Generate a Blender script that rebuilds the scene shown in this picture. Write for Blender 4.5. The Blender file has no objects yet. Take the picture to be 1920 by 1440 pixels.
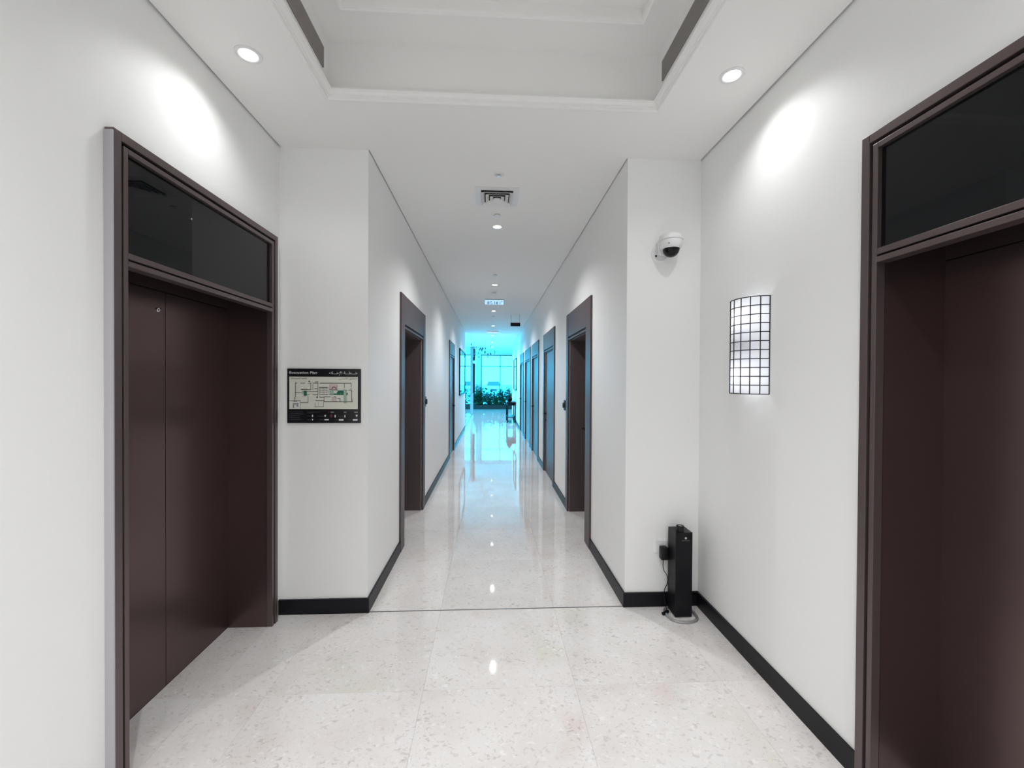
import bpy, bmesh, math, random
from mathutils import Vector, Matrix
random.seed(7)
sc = bpy.context.scene
COL = sc.collection
PI = math.pi

# ------------------------------------------------------------------ camera, world, exposure
F_PX, YAW, PITCH, ROLL, EYE = 788.84, 0.0506, 0.0087, 0.0053, 1.62
cy_, sy_ = math.cos(YAW), math.sin(YAW)
fwd = Vector((sy_*math.cos(PITCH), cy_*math.cos(PITCH), -math.sin(PITCH)))
rgt = Vector((cy_, -sy_, 0)); up = rgt.cross(fwd)
r2 = rgt*math.cos(ROLL) + up*math.sin(ROLL); u2 = -rgt*math.sin(ROLL) + up*math.cos(ROLL)
cd = bpy.data.cameras.new('camera'); cam = bpy.data.objects.new('camera', cd); COL.objects.link(cam)
cam.matrix_world = Matrix(((r2.x, u2.x, -fwd.x, 0), (r2.y, u2.y, -fwd.y, 0), (r2.z, u2.z, -fwd.z, EYE), (0, 0, 0, 1)))
cd.sensor_fit = 'HORIZONTAL'; cd.sensor_width = 36; cd.lens = F_PX/1920*36
cd.clip_start = 0.02; cd.clip_end = 500
sc.camera = cam
w = bpy.data.worlds.new('world'); sc.world = w; w.use_nodes = True
bg = w.node_tree.nodes['Background']
bg.inputs[0].default_value = (0.82, 0.94, 1.0, 1); bg.inputs[1].default_value = 14.5
sc.view_settings.view_transform = 'Standard'; sc.view_settings.look = 'None'
sc.view_settings.gamma = 1; sc.view_settings.use_curve_mapping = False
sc.view_settings.exposure = 0.16
LOBBY_W, TRAY_FILL_W, HALL_W, SCONCE_W = 13.5, 82.0, 88.0, 0.33  # the tray value drives added fill lamps out of view
sc.cycles.max_bounces = 10; sc.cycles.diffuse_bounces = 6; sc.cycles.glossy_bounces = 5
sc.cycles.transmission_bounces = 6; sc.cycles.transparent_max_bounces = 12
sc.cycles.caustics_reflective = False; sc.cycles.caustics_refractive = False
sc.cycles.sample_clamp_indirect = 10.0

# ------------------------------------------------------------------ measures (metres)
D, H = 2.964, 3.204                 # front wall plane of the lobby, ceiling height
LL, LR = -1.449, 1.505              # lobby side walls
XL, XR = -0.85, 0.968               # corridor side walls
BACK = -3.2
YWIN = 24.6                         # far window wall
YLE, YRE = 14.1, 19.0               # where the corridor walls end

# ------------------------------------------------------------------ materials
def principled(name, col, rough=0.5, metal=0.0, spec=0.5, **kw):
    m = bpy.data.materials.new(name); m.use_nodes = True
    b = m.node_tree.nodes['Principled BSDF']
    b.inputs['Base Color'].default_value = (*col, 1); b.inputs['Roughness'].default_value = rough
    b.inputs['Metallic'].default_value = metal; b.inputs['Specular IOR Level'].default_value = spec
    for k, v in kw.items(): b.inputs[k].default_value = v
    return m
def grained(name, col, rough, metal=0.0, scale=40.0, amount=0.06, bump=0.0, stretch=(1, 1, 1), spec=0.5):
    m = principled(name, col, rough, metal, spec); nt = m.node_tree; b = nt.nodes['Principled BSDF']
    tc = nt.nodes.new('ShaderNodeTexCoord'); mp = nt.nodes.new('ShaderNodeMapping')
    mp.inputs['Scale'].default_value = stretch
    n = nt.nodes.new('ShaderNodeTexNoise'); n.inputs['Scale'].default_value = scale; n.inputs['Detail'].default_value = 4
    r = nt.nodes.new('ShaderNodeMapRange'); r.inputs['To Min'].default_value = 1-amount; r.inputs['To Max'].default_value = 1+amount
    mx = nt.nodes.new('ShaderNodeVectorMath'); mx.operation = 'SCALE'; mx.inputs[0].default_value = col
    L = nt.links.new
    L(tc.outputs['Object'], mp.inputs[0]); L(mp.outputs[0], n.inputs['Vector']); L(n.outputs['Fac'], r.inputs['Value'])
    L(r.outputs[0], mx.inputs['Scale']); L(mx.outputs[0], b.inputs['Base Color'])
    if bump:
        bp = nt.nodes.new('ShaderNodeBump'); bp.inputs['Strength'].default_value = bump; bp.inputs['Distance'].default_value = 0.002
        L(n.outputs['Fac'], bp.inputs['Height']); L(bp.outputs[0], b.inputs['Normal'])
    return m
def emission(name, col, strength):
    m = bpy.data.materials.new(name); m.use_nodes = True; nt = m.node_tree
    nt.nodes.remove(nt.nodes['Principled BSDF'])
    e = nt.nodes.new('ShaderNodeEmission'); e.inputs[0].default_value = (*col, 1); e.inputs[1].default_value = strength
    nt.links.new(e.outputs[0], nt.nodes['Material Output'].inputs[0]); return m
def clear_glass(name, tint):
    m = bpy.data.materials.new(name); m.use_nodes = True; nt = m.node_tree
    nt.nodes.remove(nt.nodes['Principled BSDF'])
    t = nt.nodes.new('ShaderNodeBsdfTransparent'); t.inputs[0].default_value = (*tint, 1)
    g = nt.nodes.new('ShaderNodeBsdfGlossy'); g.inputs['Roughness'].default_value = 0.01
    f = nt.nodes.new('ShaderNodeFresnel'); f.inputs[0].default_value = 1.45
    x = nt.nodes.new('ShaderNodeMixShader'); L = nt.links.new
    L(f.outputs[0], x.inputs[0]); L(t.outputs[0], x.inputs[1]); L(g.outputs[0], x.inputs[2]); L(x.outputs[0], nt.nodes['Material Output'].inputs[0])
    return m
def stone(name):
    m = principled(name, (0.7, 0.68, 0.66), 0.035); nt = m.node_tree; b = nt.nodes['Principled BSDF']; N = nt.nodes.new; L = nt.links.new
    geo = N('ShaderNodeNewGeometry'); oi = N('ShaderNodeObjectInfo')
    off = N('ShaderNodeVectorMath'); off.operation = 'SCALE'; off.inputs[0].default_value = (37, 53, 11); L(oi.outputs['Random'], off.inputs['Scale'])
    pos = N('ShaderNodeVectorMath'); L(geo.outputs['Position'], pos.inputs[0]); L(off.outputs[0], pos.inputs[1])
    n1 = N('ShaderNodeTexNoise'); n1.inputs['Scale'].default_value = 3.0; n1.inputs['Detail'].default_value = 5; L(pos.outputs[0], n1.inputs['Vector'])
    r1 = N('ShaderNodeValToRGB'); L(n1.outputs['Fac'], r1.inputs[0])
    r1.color_ramp.elements[0].position = 0.3; r1.color_ramp.elements[0].color = (0.735, 0.705, 0.69, 1)
    r1.color_ramp.elements[1].position = 0.7; r1.color_ramp.elements[1].color = (0.82, 0.80, 0.795, 1)
    # rosy and greenish clouds
    n2 = N('ShaderNodeTexNoise'); n2.inputs['Scale'].default_value = 2.1; n2.inputs['Detail'].default_value = 3; n2.inputs['Distortion'].default_value = 0.6; L(pos.outputs[0], n2.inputs['Vector'])
    col = r1.outputs[0]
    for lo, hi, tint, fac in ((0.60, 0.74, (0.70, 0.585, 0.555, 1), 0.55), (0.40, 0.26, (0.69, 0.68, 0.59, 1), 0.6)):
        a = N('ShaderNodeMapRange'); a.inputs['From Min'].default_value = lo; a.inputs['From Max'].default_value = hi; a.inputs['To Max'].default_value = fac
        L(n2.outputs['Fac'], a.inputs['Value']); mix = N('ShaderNodeMix'); mix.data_type = 'RGBA'; L(a.outputs[0], mix.inputs['Factor']); L(col, mix.inputs['A']); mix.inputs['B'].default_value = tint; col = mix.outputs['Result']
    # soft shell flecks, dark and pale, thicker in some places than in others
    dens = N('ShaderNodeTexNoise'); dens.inputs['Scale'].default_value = 4.0; L(pos.outputs[0], dens.inputs['Vector'])
    dm = N('ShaderNodeMapRange'); dm.inputs['From Min'].default_value = 0.3; dm.inputs['From Max'].default_value = 0.7; dm.inputs['To Min'].default_value = 0.35; dm.inputs['To Max'].default_value = 1.0; L(dens.outputs['Fac'], dm.inputs['Value'])
    for sc_, lo, hi, tint, fac, rot in ((48, 0.635, 0.70, (0.40, 0.365, 0.345, 1), 0.50, 0.5), (30, 0.66, 0.715, (0.45, 0.415, 0.39, 1), 0.50, -0.6), (85, 0.62, 0.70, (0.46, 0.42, 0.40, 1), 0.42, 1.2), (40, 0.36, 0.29, (0.93, 0.92, 0.91, 1), 0.6, 0.2)):
        mp = N('ShaderNodeMapping'); mp.inputs['Rotation'].default_value = (0, 0, rot); mp.inputs['Scale'].default_value = (0.85, 1.1, 1); L(pos.outputs[0], mp.inputs[0])
        v = N('ShaderNodeTexNoise'); v.inputs['Scale'].default_value = sc_; v.inputs['Detail'].default_value = 1.0; v.inputs['Distortion'].default_value = 0.5; L(mp.outputs[0], v.inputs['Vector'])
        a = N('ShaderNodeMapRange'); a.inputs['From Min'].default_value = lo; a.inputs['From Max'].default_value = hi; a.inputs['To Max'].default_value = fac; L(v.outputs['Fac'], a.inputs['Value'])
        mu = N('ShaderNodeMath'); mu.operation = 'MULTIPLY'; L(a.outputs[0], mu.inputs[0]); L(dm.outputs[0], mu.inputs[1])
        mix = N('ShaderNodeMix'); mix.data_type = 'RGBA'; L(mu.outputs[0], mix.inputs['Factor']); L(col, mix.inputs['A']); mix.inputs['B'].default_value = tint; col = mix.outputs['Result']
    hs = N('ShaderNodeHueSaturation'); L(col, hs.inputs['Color'])
    rr = N('ShaderNodeMapRange'); rr.inputs['To Min'].default_value = 0.955; rr.inputs['To Max'].default_value = 1.035; L(oi.outputs['Random'], rr.inputs['Value']); L(rr.outputs[0], hs.inputs['Value'])
    L(hs.outputs[0], b.inputs['Base Color'])
    return m
M = {}
M['wall'] = grained('white_wall_paint', (0.885, 0.89, 0.885), 0.55, scale=60, amount=0.012, bump=0.03)
M['ceiling'] = grained('ceiling_paint', (0.89, 0.89, 0.88), 0.7, scale=60, amount=0.01)
M['moulding'] = principled('moulding_paint', (0.89, 0.89, 0.88), 0.5)
M['stone'] = stone('polished_limestone')
M['grout'] = principled('tile_grout', (0.66, 0.64, 0.62), 0.6)
M['black_base'] = principled('black_baseboard_lacquer', (0.006, 0.006, 0.009), 0.4, spec=0.25)
M['bronze'] = grained('bronze_satin_metal', (0.135, 0.092, 0.092), 0.30, metal=0.8, scale=300, amount=0.05, stretch=(1, 1, 0.04))
M['bronze_frame'] = grained('bronze_frame_metal', (0.13, 0.10, 0.10), 0.32, metal=0.55, scale=200, amount=0.04)
M['groove'] = principled('dark_shadow_groove', (0.006, 0.004, 0.005), 0.6)
M['black_glass'] = principled('black_glass', (0.004, 0.005, 0.006), 0.02, spec=0.28)
M['return'] = principled('raw_side_return', (0.46, 0.445, 0.48), 0.6)
M['wood'] = grained('dark_door_veneer', (0.095, 0.070, 0.072), 0.44, spec=0.35, scale=30, amount=0.22, stretch=(3, 3, 0.12))
M['black'] = principled('black_plastic', (0.005, 0.005, 0.007), 0.4, spec=0.25)
M['black_soft'] = principled('soft_black_plastic', (0.008, 0.008, 0.009), 0.45, spec=0.3)
M['white_plastic'] = principled('white_plastic', (0.80, 0.80, 0.81), 0.35)
M['chrome'] = principled('chrome', (0.75, 0.75, 0.76), 0.2, metal=1.0)
M['grey_metal'] = principled('grey_brushed_metal', (0.42, 0.42, 0.43), 0.4, metal=0.6)
M['strip'] = principled('dark_joint_strip', (0.10, 0.10, 0.10), 0.4, metal=0.5)
M['lens'] = emission('lit_downlight_lens', (1.0, 0.98, 0.94), 9.0)
M['sign_lit'] = emission('lit_sign_panel', (0.50, 0.78, 1.0), 0.95)
M['sign_mark'] = emission('lit_sign_marks', (0.14, 0.30, 0.55), 0.9)
M['grille'] = principled('brown_grey_grille', (0.33, 0.305, 0.29), 0.5)
M['dark_gap'] = principled('dark_duct', (0.02, 0.02, 0.02), 0.8)
M['sign_black'] = principled('sign_black', (0.008, 0.008, 0.011), 0.25)
M['sheet'] = principled('plan_sheet', (0.70, 0.71, 0.63), 0.4)
M['ink'] = principled('plan_ink', (0.05, 0.055, 0.045), 0.5)
M['ink_white'] = principled('white_print', (0.72, 0.72, 0.72), 0.5)
M['ink_grey'] = principled('grey_print', (0.22, 0.22, 0.22), 0.5)
M['ink_dim'] = principled('dim_print', (0.04, 0.04, 0.045), 0.5)
M['green'] = principled('green_print', (0.015, 0.14, 0.085), 0.5)
M['pale_green'] = principled('pale_green_print', (0.33, 0.46, 0.38), 0.5)
M['pink'] = principled('pink_print', (0.60, 0.50, 0.48), 0.5)
M['plum'] = principled('plum_print', (0.16, 0.05, 0.10), 0.5)
M['red'] = principled('red_print', (0.22, 0.03, 0.05), 0.5)
M['mirror'] = principled('mirror_glass', (0.86, 0.9, 0.92), 0.02, metal=1.0)
M['window_glass'] = clear_glass('cyan_tinted_glass', (0.019, 0.46, 0.76))
M['clear'] = clear_glass('clear_partition_glass', (0.93, 0.97, 0.97))
M['mullion'] = principled('grey_mullion', (0.10, 0.12, 0.13), 0.4, metal=0.4)
M['leaf'] = grained('deep_green_leaf', (0.035, 0.12, 0.06), 0.4, scale=8, amount=0.5)
M['stem'] = principled('plant_stem', (0.08, 0.07, 0.04), 0.7)
M['soil'] = grained('planter_soil', (0.05, 0.035, 0.025), 0.9, scale=30, amount=0.4)
M['planter'] = principled('dark_planter', (0.02, 0.022, 0.022), 0.4)
M['pave'] = grained('pale_forecourt_paving', (0.5, 0.49, 0.47), 0.8, scale=0.6, amount=0.08)
M['car_white'] = principled('white_car_paint', (0.85, 0.85, 0.85), 0.2)
M['car_glass'] = principled('car_glass', (0.02, 0.03, 0.04), 0.05)
M['tyre'] = principled('tyre_rubber', (0.02, 0.02, 0.02), 0.8)
M['bulb'] = emission('lit_bulb', (0.95, 0.97, 1.0), 6.0)
def shade_mat():
    m = bpy.data.materials.new('frosted_shade'); m.use_nodes = True; nt = m.node_tree; nt.nodes.remove(nt.nodes['Principled BSDF'])
    t = nt.nodes.new('ShaderNodeBsdfTranslucent'); t.inputs[0].default_value = (0.93, 0.95, 1.0, 1)
    d = nt.nodes.new('ShaderNodeBsdfDiffuse'); d.inputs[0].default_value = (0.88, 0.88, 0.90, 1)
    x = nt.nodes.new('ShaderNodeMixShader'); x.inputs[0].default_value = 0.45
    nt.links.new(t.outputs[0], x.inputs[1]); nt.links.new(d.outputs[0], x.inputs[2]); nt.links.new(x.outputs[0], nt.nodes['Material Output'].inputs[0]); return m
M['shade'] = shade_mat()

# ------------------------------------------------------------------ mesh helpers
def box(bm, x0, x1, y0, y1, z0, z1, bev=0.0, seg=2):
    x0, x1 = min(x0, x1), max(x0, x1); y0, y1 = min(y0, y1), max(y0, y1); z0, z1 = min(z0, z1), max(z0, z1)
    v = [bm.verts.new(p) for p in ((x0,y0,z0),(x1,y0,z0),(x1,y1,z0),(x0,y1,z0),(x0,y0,z1),(x1,y0,z1),(x1,y1,z1),(x0,y1,z1))]
    f = [bm.faces.new([v[i] for i in q]) for q in ((3,2,1,0),(4,5,6,7),(0,1,5,4),(1,2,6,5),(2,3,7,6),(3,0,4,7))]
    if bev:
        es = list({e for fa in f for e in fa.edges})
        bmesh.ops.bevel(bm, geom=es, offset=bev, segments=seg, affect='EDGES', profile=0.5)
def lathe(bm, prof, n=32, c=(0, 0, 0), axis='Z'):
    """prof: list of (radius, height) along the axis"""
    def P(r, h, a):
        x, y = r*math.cos(a), r*math.sin(a)
        q = {'Z': (x, y, h), 'Y': (x, h, y), 'X': (h, x, y)}[axis]
        return (c[0]+q[0], c[1]+q[1], c[2]+q[2])
    rings = []
    for r, h in prof:
        if r < 1e-6: rings.append([bm.verts.new(P(0, h, 0))])
        else: rings.append([bm.verts.new(P(r, h, 2*PI*i/n)) for i in range(n)])
    for a, b in zip(rings, rings[1:]):
        for i in range(n):
            j = (i+1) % n
            if len(a) == 1 and len(b) == 1: continue
            if len(a) == 1: bm.faces.new((a[0], b[j], b[i]))
            elif len(b) == 1: bm.faces.new((a[i], a[j], b[0]))
            else: bm.faces.new((a[i], a[j], b[j], b[i]))
    if len(rings[0]) > 1: bm.faces.new(rings[0][::-1])
    if len(rings[-1]) > 1: bm.faces.new(rings[-1])
def tube(bm, pts, r, n=8, close=False):
    pts = [Vector(p) for p in pts]; rings = []; N = len(pts); nrm = None
    for i, p in enumerate(pts):
        t = (pts[(i+1) % N] - pts[i-1]) if close else (pts[min(i+1, N-1)] - pts[max(i-1, 0)])
        t.normalize()
        if nrm is None:
            nrm = t.cross(Vector((0, 0, 1)))
            if nrm.length < 1e-3: nrm = t.cross(Vector((1, 0, 0)))
        nrm = (nrm - t*nrm.dot(t)).normalized(); b = t.cross(nrm)
        rr = r[i] if isinstance(r, (list, tuple)) else r
        rings.append([bm.verts.new(p + nrm*rr*math.cos(2*PI*k/n) + b*rr*math.sin(2*PI*k/n)) for k in range(n)])
    for i in range(N if close else N-1):
        a, b2 = rings[i], rings[(i+1) % N]
        for k in range(n): bm.faces.new((a[k], a[(k+1) % n], b2[(k+1) % n], b2[k]))
    if not close: bm.faces.new(rings[0][::-1]); bm.faces.new(rings[-1])
def spline(pts, k=8):
    P = [Vector(p) for p in pts]; P = [P[0]] + P + [P[-1]]; out = []
    for i in range(1, len(P)-2):
        for j in range(k):
            t = j/k; a, b, c, d = P[i-1], P[i], P[i+1], P[i+2]
            out.append(0.5*((2*b)+(c-a)*t+(2*a-5*b+4*c-d)*t*t+(3*b-a-3*c+d)*t**3))
    out.append(P[-2]); return out
def wpos(o):
    p = Vector(o.location)
    while o.parent: o = o.parent; p += Vector(o.location)
    return p
def mk(name, bm, mat, parent=None, smooth=False, origin=None):
    """one mesh object; coordinates are given in the world and moved under its parent"""
    if smooth:
        for f in bm.faces: f.smooth = True
    bmesh.ops.recalc_face_normals(bm, faces=bm.faces[:])
    if parent is not None: org = wpos(parent)
    elif origin is not None: org = Vector(origin)
    else:
        xs = [v.co for v in bm.verts]; mn = Vector([min(c[i] for c in xs) for i in range(3)]); mxx = Vector([max(c[i] for c in xs) for i in range(3)])
        org = Vector(((mn.x+mxx.x)/2, (mn.y+mxx.y)/2, mn.z))
    bmesh.ops.translate(bm, verts=bm.verts[:], vec=-org)
    me = bpy.data.meshes.new(name); bm.to_mesh(me); bm.free()
    if smooth:
        try: me.set_sharp_from_angle(angle=math.radians(35))
        except Exception: pass
    me.materials.append(M[mat]); o = bpy.data.objects.new(name, me); COL.objects.link(o)
    if parent is not None: o.parent = parent
    else: o.location = org
    return o
def bxo(name, b, mat, parent=None, bev=0.0):
    bm = bmesh.new(); box(bm, *b, bev=bev); return mk(name, bm, mat, parent)
def thing(name, label, cat, loc, group=None, kind=None):
    o = bpy.data.objects.new(name, None); COL.objects.link(o); o.location = loc; o.empty_display_size = 0.05
    return tag(o, label, cat, group, kind)
def tag(o, label, cat=None, group=None, kind=None):
    o['label'] = label
    if cat: o['category'] = cat
    if group: o['group'] = group
    if kind: o['kind'] = kind
    return o
def copy_tree(o, parent=None):
    c = o.copy(); COL.objects.link(c); c.parent = parent
    for ch in list(o.children): copy_tree(ch, c)
    return c
def struct(o, label): o['kind'] = 'structure'; o['label'] = label; return o

# ------------------------------------------------------------------ room shell: walls
TOP = H + 0.45
def wall_x(name, label, xin, s, y0, y1, holes, thick, ztop=TOP):
    """wall whose room face is the plane x=xin; s=+1 grows to +x. holes: (ya, yb, ztop_of_hole, depth)"""
    bm = bmesh.new(); y = y0
    for ya, yb, zt, dep in sorted(holes):
        box(bm, xin, xin+s*thick, y, ya, 0, ztop)
        box(bm, xin, xin+s*thick, ya, yb, zt, ztop)
        box(bm, xin+s*dep, xin+s*thick, ya, yb, 0, zt)
        y = yb
    box(bm, xin, xin+s*thick, y, y1, 0, ztop)
    return struct(mk(name, bm, 'wall'), label)
EL = dict(y0=1.659, y1=2.88, top=2.563)      # left elevator surround
ER = dict(y0=0.392, y1=1.612, top=2.585)     # right elevator surround
wall_x('wall_left', 'white painted lobby wall on the left around the first elevator', LL, -1, BACK, D, [(EL['y0']+0.03, EL['y1']-0.03, EL['top']-0.03, 0.31)], 0.45)
wall_x('wall_right', 'white painted lobby wall on the right with the lattice sconce', LR, 1, BACK, D, [(ER['y0']+0.03, ER['y1']-0.03, ER['top']-0.03, 0.31)], 0.45)
# corridor doors: (y outer near, y outer far, opening near, opening far, depth)
DR = [(3.985, 5.28, 4.19, 5.16, 0.205), (6.29, 7.62, 6.42, 7.50, 0.016), (8.40, 9.78, 8.56, 9.66, 0.016), (10.12, 11.75, 10.30, 11.62, 0.016), (12.25, 13.75, 12.42, 13.60, 0.016)]
DL = [(3.975, 5.42, 4.135, 5.27, 0.25), (8.62, 9.85, 8.76, 9.72, 0.016)]
DTOP, DOPEN = 2.44, 2.125
wall_x('wall_corridor_left', 'long white left wall of the corridor', XL, -1, D+0.25, YLE, [(d[2], d[3], DOPEN, d[4]+0.06) for d in DL], 0.36, H+0.1)
wall_x('wall_corridor_right', 'long white right wall of the corridor with five doors', XR, 1, D+0.25, YRE, [(d[2], d[3], DOPEN, d[4]+0.06) for d in DR], 0.36, H+0.1)
bm = bmesh.new(); box(bm, LL-0.45, XL, D, D+0.25, 0, TOP); struct(mk('wall_front_left', bm, 'wall'), 'white end wall of the lobby left of the corridor, behind the evacuation sign')
bm = bmesh.new(); box(bm, XR, LR+0.45, D, D+0.25, 0, TOP); struct(mk('wall_front_right', bm, 'wall'), 'white end wall of the lobby right of the corridor, behind the security camera')
bm = bmesh.new(); box(bm, LL-0.45, LR+0.45, BACK-0.2, BACK, 0, TOP); struct(mk('wall_back', bm, 'wall'), 'white lobby wall behind the viewpoint')
# far lounge beyond the corridor
FX0, FX1 = -6.0, 4.2
bm = bmesh.new(); box(bm, FX0-0.2, FX0, YLE-0.2, YLE, 0, H+0.1); box(bm, FX0-0.2, FX0, YWIN, YWIN+0.2, 0, H+0.1); box(bm, FX0-0.2, FX0, YLE, YWIN, 3.10, H+0.1); box(bm, FX0-0.2, FX0, YLE, YWIN, -0.01, 0.02); struct(mk('wall_lounge_left', bm, 'wall'), 'white head and sill of the added side glazing of the lounge on the left')
bm = bmesh.new(); box(bm, FX1, FX1+0.2, YRE-0.2, YWIN+0.2, 0, H+0.1); struct(mk('wall_lounge_right', bm, 'wall'), 'white far side wall of the lounge on the right')
bm = bmesh.new(); box(bm, FX0, XL-0.36, YLE-0.2, YLE, 0, H+0.1); struct(mk('wall_lounge_back_left', bm, 'wall'), 'white wall turning left where the corridor ends')
bm = bmesh.new(); box(bm, XR+0.36, FX1, YRE-0.2, YRE, 0, H+0.1); struct(mk('wall_lounge_back_right', bm, 'wall'), 'white wall turning right where the corridor ends')

# ------------------------------------------------------------------ ceiling with tray, shadow gap and mouldings
G = 0.012
TX0, TX1, TY0, TY1 = -0.925, 0.968, -1.9, 2.435      # tray opening
bm = bmesh.new()
box(bm, LL+G, TX0, BACK+G, D, H, H+0.03); box(bm, TX1, LR-G, BACK+G, D, H, H+0.03)
box(bm, TX0, TX1, TY1, D, H, H+0.03); box(bm, TX0, TX1, BACK+G, TY0, H, H+0.03)
box(bm, XL+G*0.6, XR-G*0.6, D, YWIN, H, H+0.03)
box(bm, FX0, XL+G*0.6, YLE, YWIN, H, H+0.03); box(bm, XR-G*0.6, FX1, YRE, YWIN, H, H+0.03)
# closing layer above the shadow gap
box(bm, LL-0.05, TX0, BACK, D, H+0.05, H+0.07); box(bm, TX1, LR+0.05, BACK, D, H+0.05, H+0.07)
box(bm, TX0, TX1, TY1+0.02, D, H+0.05, H+0.07); box(bm, TX0, TX1, BACK, TY0-0.02, H+0.05, H+0.07)
box(bm, XL-0.05, XR+0.05, D, YWIN, H+0.05, H+0.07)
box(bm, FX0-0.1, FX1+0.1, YLE-0.1, YWIN+0.1, H+0.08, H+0.1)
# tray walls and upper ceiling
Z2 = 3.52; t = 0.03
box(bm, TX0-t, TX0, TY0-t, TY1+t, H+0.006, Z2+0.1); box(bm, TX1, TX1+t, TY0-t, TY1+t, H+0.006, Z2+0.1)
box(bm, TX0, TX1, TY1, TY1+t, H+0.006, Z2+0.1); box(bm, TX0, TX1, TY0-t, TY0, H+0.006, Z2+0.1)
IX0, IX1, IY0, IY1 = -0.765, 0.79, -1.72, 2.195        # inner recess
box(bm, TX0, IX0, TY0, TY1, Z2, Z2+0.06); box(bm, IX1, TX1, TY0, TY1, Z2, Z2+0.06)
box(bm, IX0, IX1, IY1, TY1, Z2, Z2+0.06); box(bm, IX0, IX1, TY0, IY0, Z2, Z2+0.06)
box(bm, TX0, TX1, TY0, TY1, Z2+0.06, Z2+0.1)
struct(mk('ceiling', bm, 'ceiling'), 'white ceiling with a recessed tray above the lobby running on over the corridor')
def rect_sweep(name, label, x0, x1, y0, y1, prof, mat):
    """prof: closed list of (inward offset, z)"""
    bm = bmesh.new(); rings = []
    for d, z in prof:
        rings.append([bm.verts.new(p) for p in ((x0+d, y0+d, z), (x1-d, y0+d, z), (x1-d, y1-d, z), (x0+d, y1-d, z))])
    n = len(rings)
    for i in range(n):
        a, b = rings[i], rings[(i+1) % n]
        for k in range(4): bm.faces.new((a[k], a[(k+1) % 4], b[(k+1) % 4], b[k]))
    return struct(mk(name, bm, mat), label)
rect_sweep('trim_1', 'stepped white crown moulding round the lip of the ceiling tray', TX0, TX1, TY0, TY1,
    [(-0.022, H+0.001), (-0.012, H-0.006), (-0.006, H-0.008), (0.0, H-0.007), (0.003, H), (0.003, H+0.010), (0.010, H+0.011), (0.010, H+0.018), (0.018, H+0.021), (0.025, H+0.028), (0.027, H+0.034), (0.032, H+0.036), (0.032, H+0.042), (0.0, H+0.042)], 'moulding')
rect_sweep('trim_2', 'white picture-frame moulding round the upper recess of the ceiling tray', IX0-0.03, IX1+0.03, IY0-0.03, IY1+0.03,
    [(0.0, Z2), (0.0, Z2-0.008), (0.010, Z2-0.008), (0.012, Z2-0.016), (0.022, Z2-0.016), (0.024, Z2-0.010), (0.034, Z2-0.010), (0.036, Z2), (0.036, Z2+0.02), (0.0, Z2+0.02)], 'moulding')

# ------------------------------------------------------------------ floor: slab and separate tiles
bm = bmesh.new()
box(bm, LL-0.4, LR+0.4, BACK, D, -0.10, -0.011); box(bm, XL-0.4, XR+0.4, D, YLE, -0.10, -0.011); box(bm, FX0, FX1, YLE, YWIN, -0.10, -0.011)
floor = struct(mk('floor', bm, 'grout', origin=(0, 0, -0.011)), 'polished cream limestone tile floor of the lobby and corridor')
JT = 0.0004
def tile(x0, x1, y0, y1):
    bm = bmesh.new(); box(bm, x0+JT, x1-JT, y0+JT, y1-JT, -0.010, 0.0)
    return mk('floor_tile', bm, 'stone', floor)
xs = [-1.76, -1.449, -1.144, -0.344, 0.456, 1.256, 1.505, 1.82]
ys = [2.962, 2.20, 1.40, 0.60, -0.20, -1.0, -1.8, -2.6, -3.2]
for a, b in zip(xs, xs[1:]):
    for c, d in zip(ys[1:], ys): tile(a, b, c, d)
cx = [-1.20, -0.86, -0.344, 0.456, 0.978, 1.32]
y = 2.970
while y < 10.1:
    for a, b in zip(cx, cx[1:]): tile(a, b, y, y+0.8)
    y += 0.8
bm = bmesh.new(); y0f = y
while y < YWIN-0.01:
    y1 = min(y+0.8, YWIN)
    if y < YLE: col = [-1.144, -0.344, 0.456, 1.256]
    else: col = [FX0, -5.144, -4.344, -3.544, -2.744, -1.944, -1.144, -0.344, 0.456, 1.256, 2.056, 2.856, 3.656, FX1]
    for a, b in zip(col, col[1:]): box(bm, a+JT, b-JT, y+JT, y1-JT, -0.010, 0)
    y = y1
o = mk('distant_floor_tiles', bm, 'stone', floor); o['kind'] = 'stuff'
bm = bmesh.new(); box(bm, XL, XR, 2.9625, 2.9695, -0.010, 0.0012); struct(mk('trim_3', bm, 'strip'), 'thin dark metal strip across the floor at the mouth of the corridor')

# ------------------------------------------------------------------ baseboards
BH, BT = 0.102, 0.014
def base(name, label, *boxes):
    bm = bmesh.new()
    for b in boxes: box(bm, *b)
    return struct(mk(name, bm, 'black_base'), label)
def base_x(xin, s, y0, y1): return (xin, xin-s*BT, y0, y1, 0, BH)
base('baseboard_left', 'black baseboard along the left lobby wall before the elevator', base_x(LL, -1, BACK, EL['y0']-0.008))
base('baseboard_right', 'black baseboard along the right lobby wall below the sconce', base_x(LR, 1, ER['y1'], D-BT))
base('baseboard_front_left', 'black baseboard under the evacuation sign', (LL, XL+BT, D-BT, D, 0, BH))
base('baseboard_front_right', 'black baseboard behind the black tower diffuser', (XR-BT, LR, D-BT, D, 0, BH))
yl = [D] + [v for d in DL for v in (d[0], d[1])] + [YLE]
base('baseboard_corridor_left', 'black baseboard along the left corridor wall', *[base_x(XL, -1, yl[i], yl[i+1]) for i in range(0, len(yl), 2)])
yr = [D] + [v for d in DR for v in (d[0], d[1])] + [YRE]
base('baseboard_corridor_right', 'black baseboard along the right corridor wall', *[base_x(XR, 1, yr[i], yr[i+1]) for i in range(0, len(yr), 2)])

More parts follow.
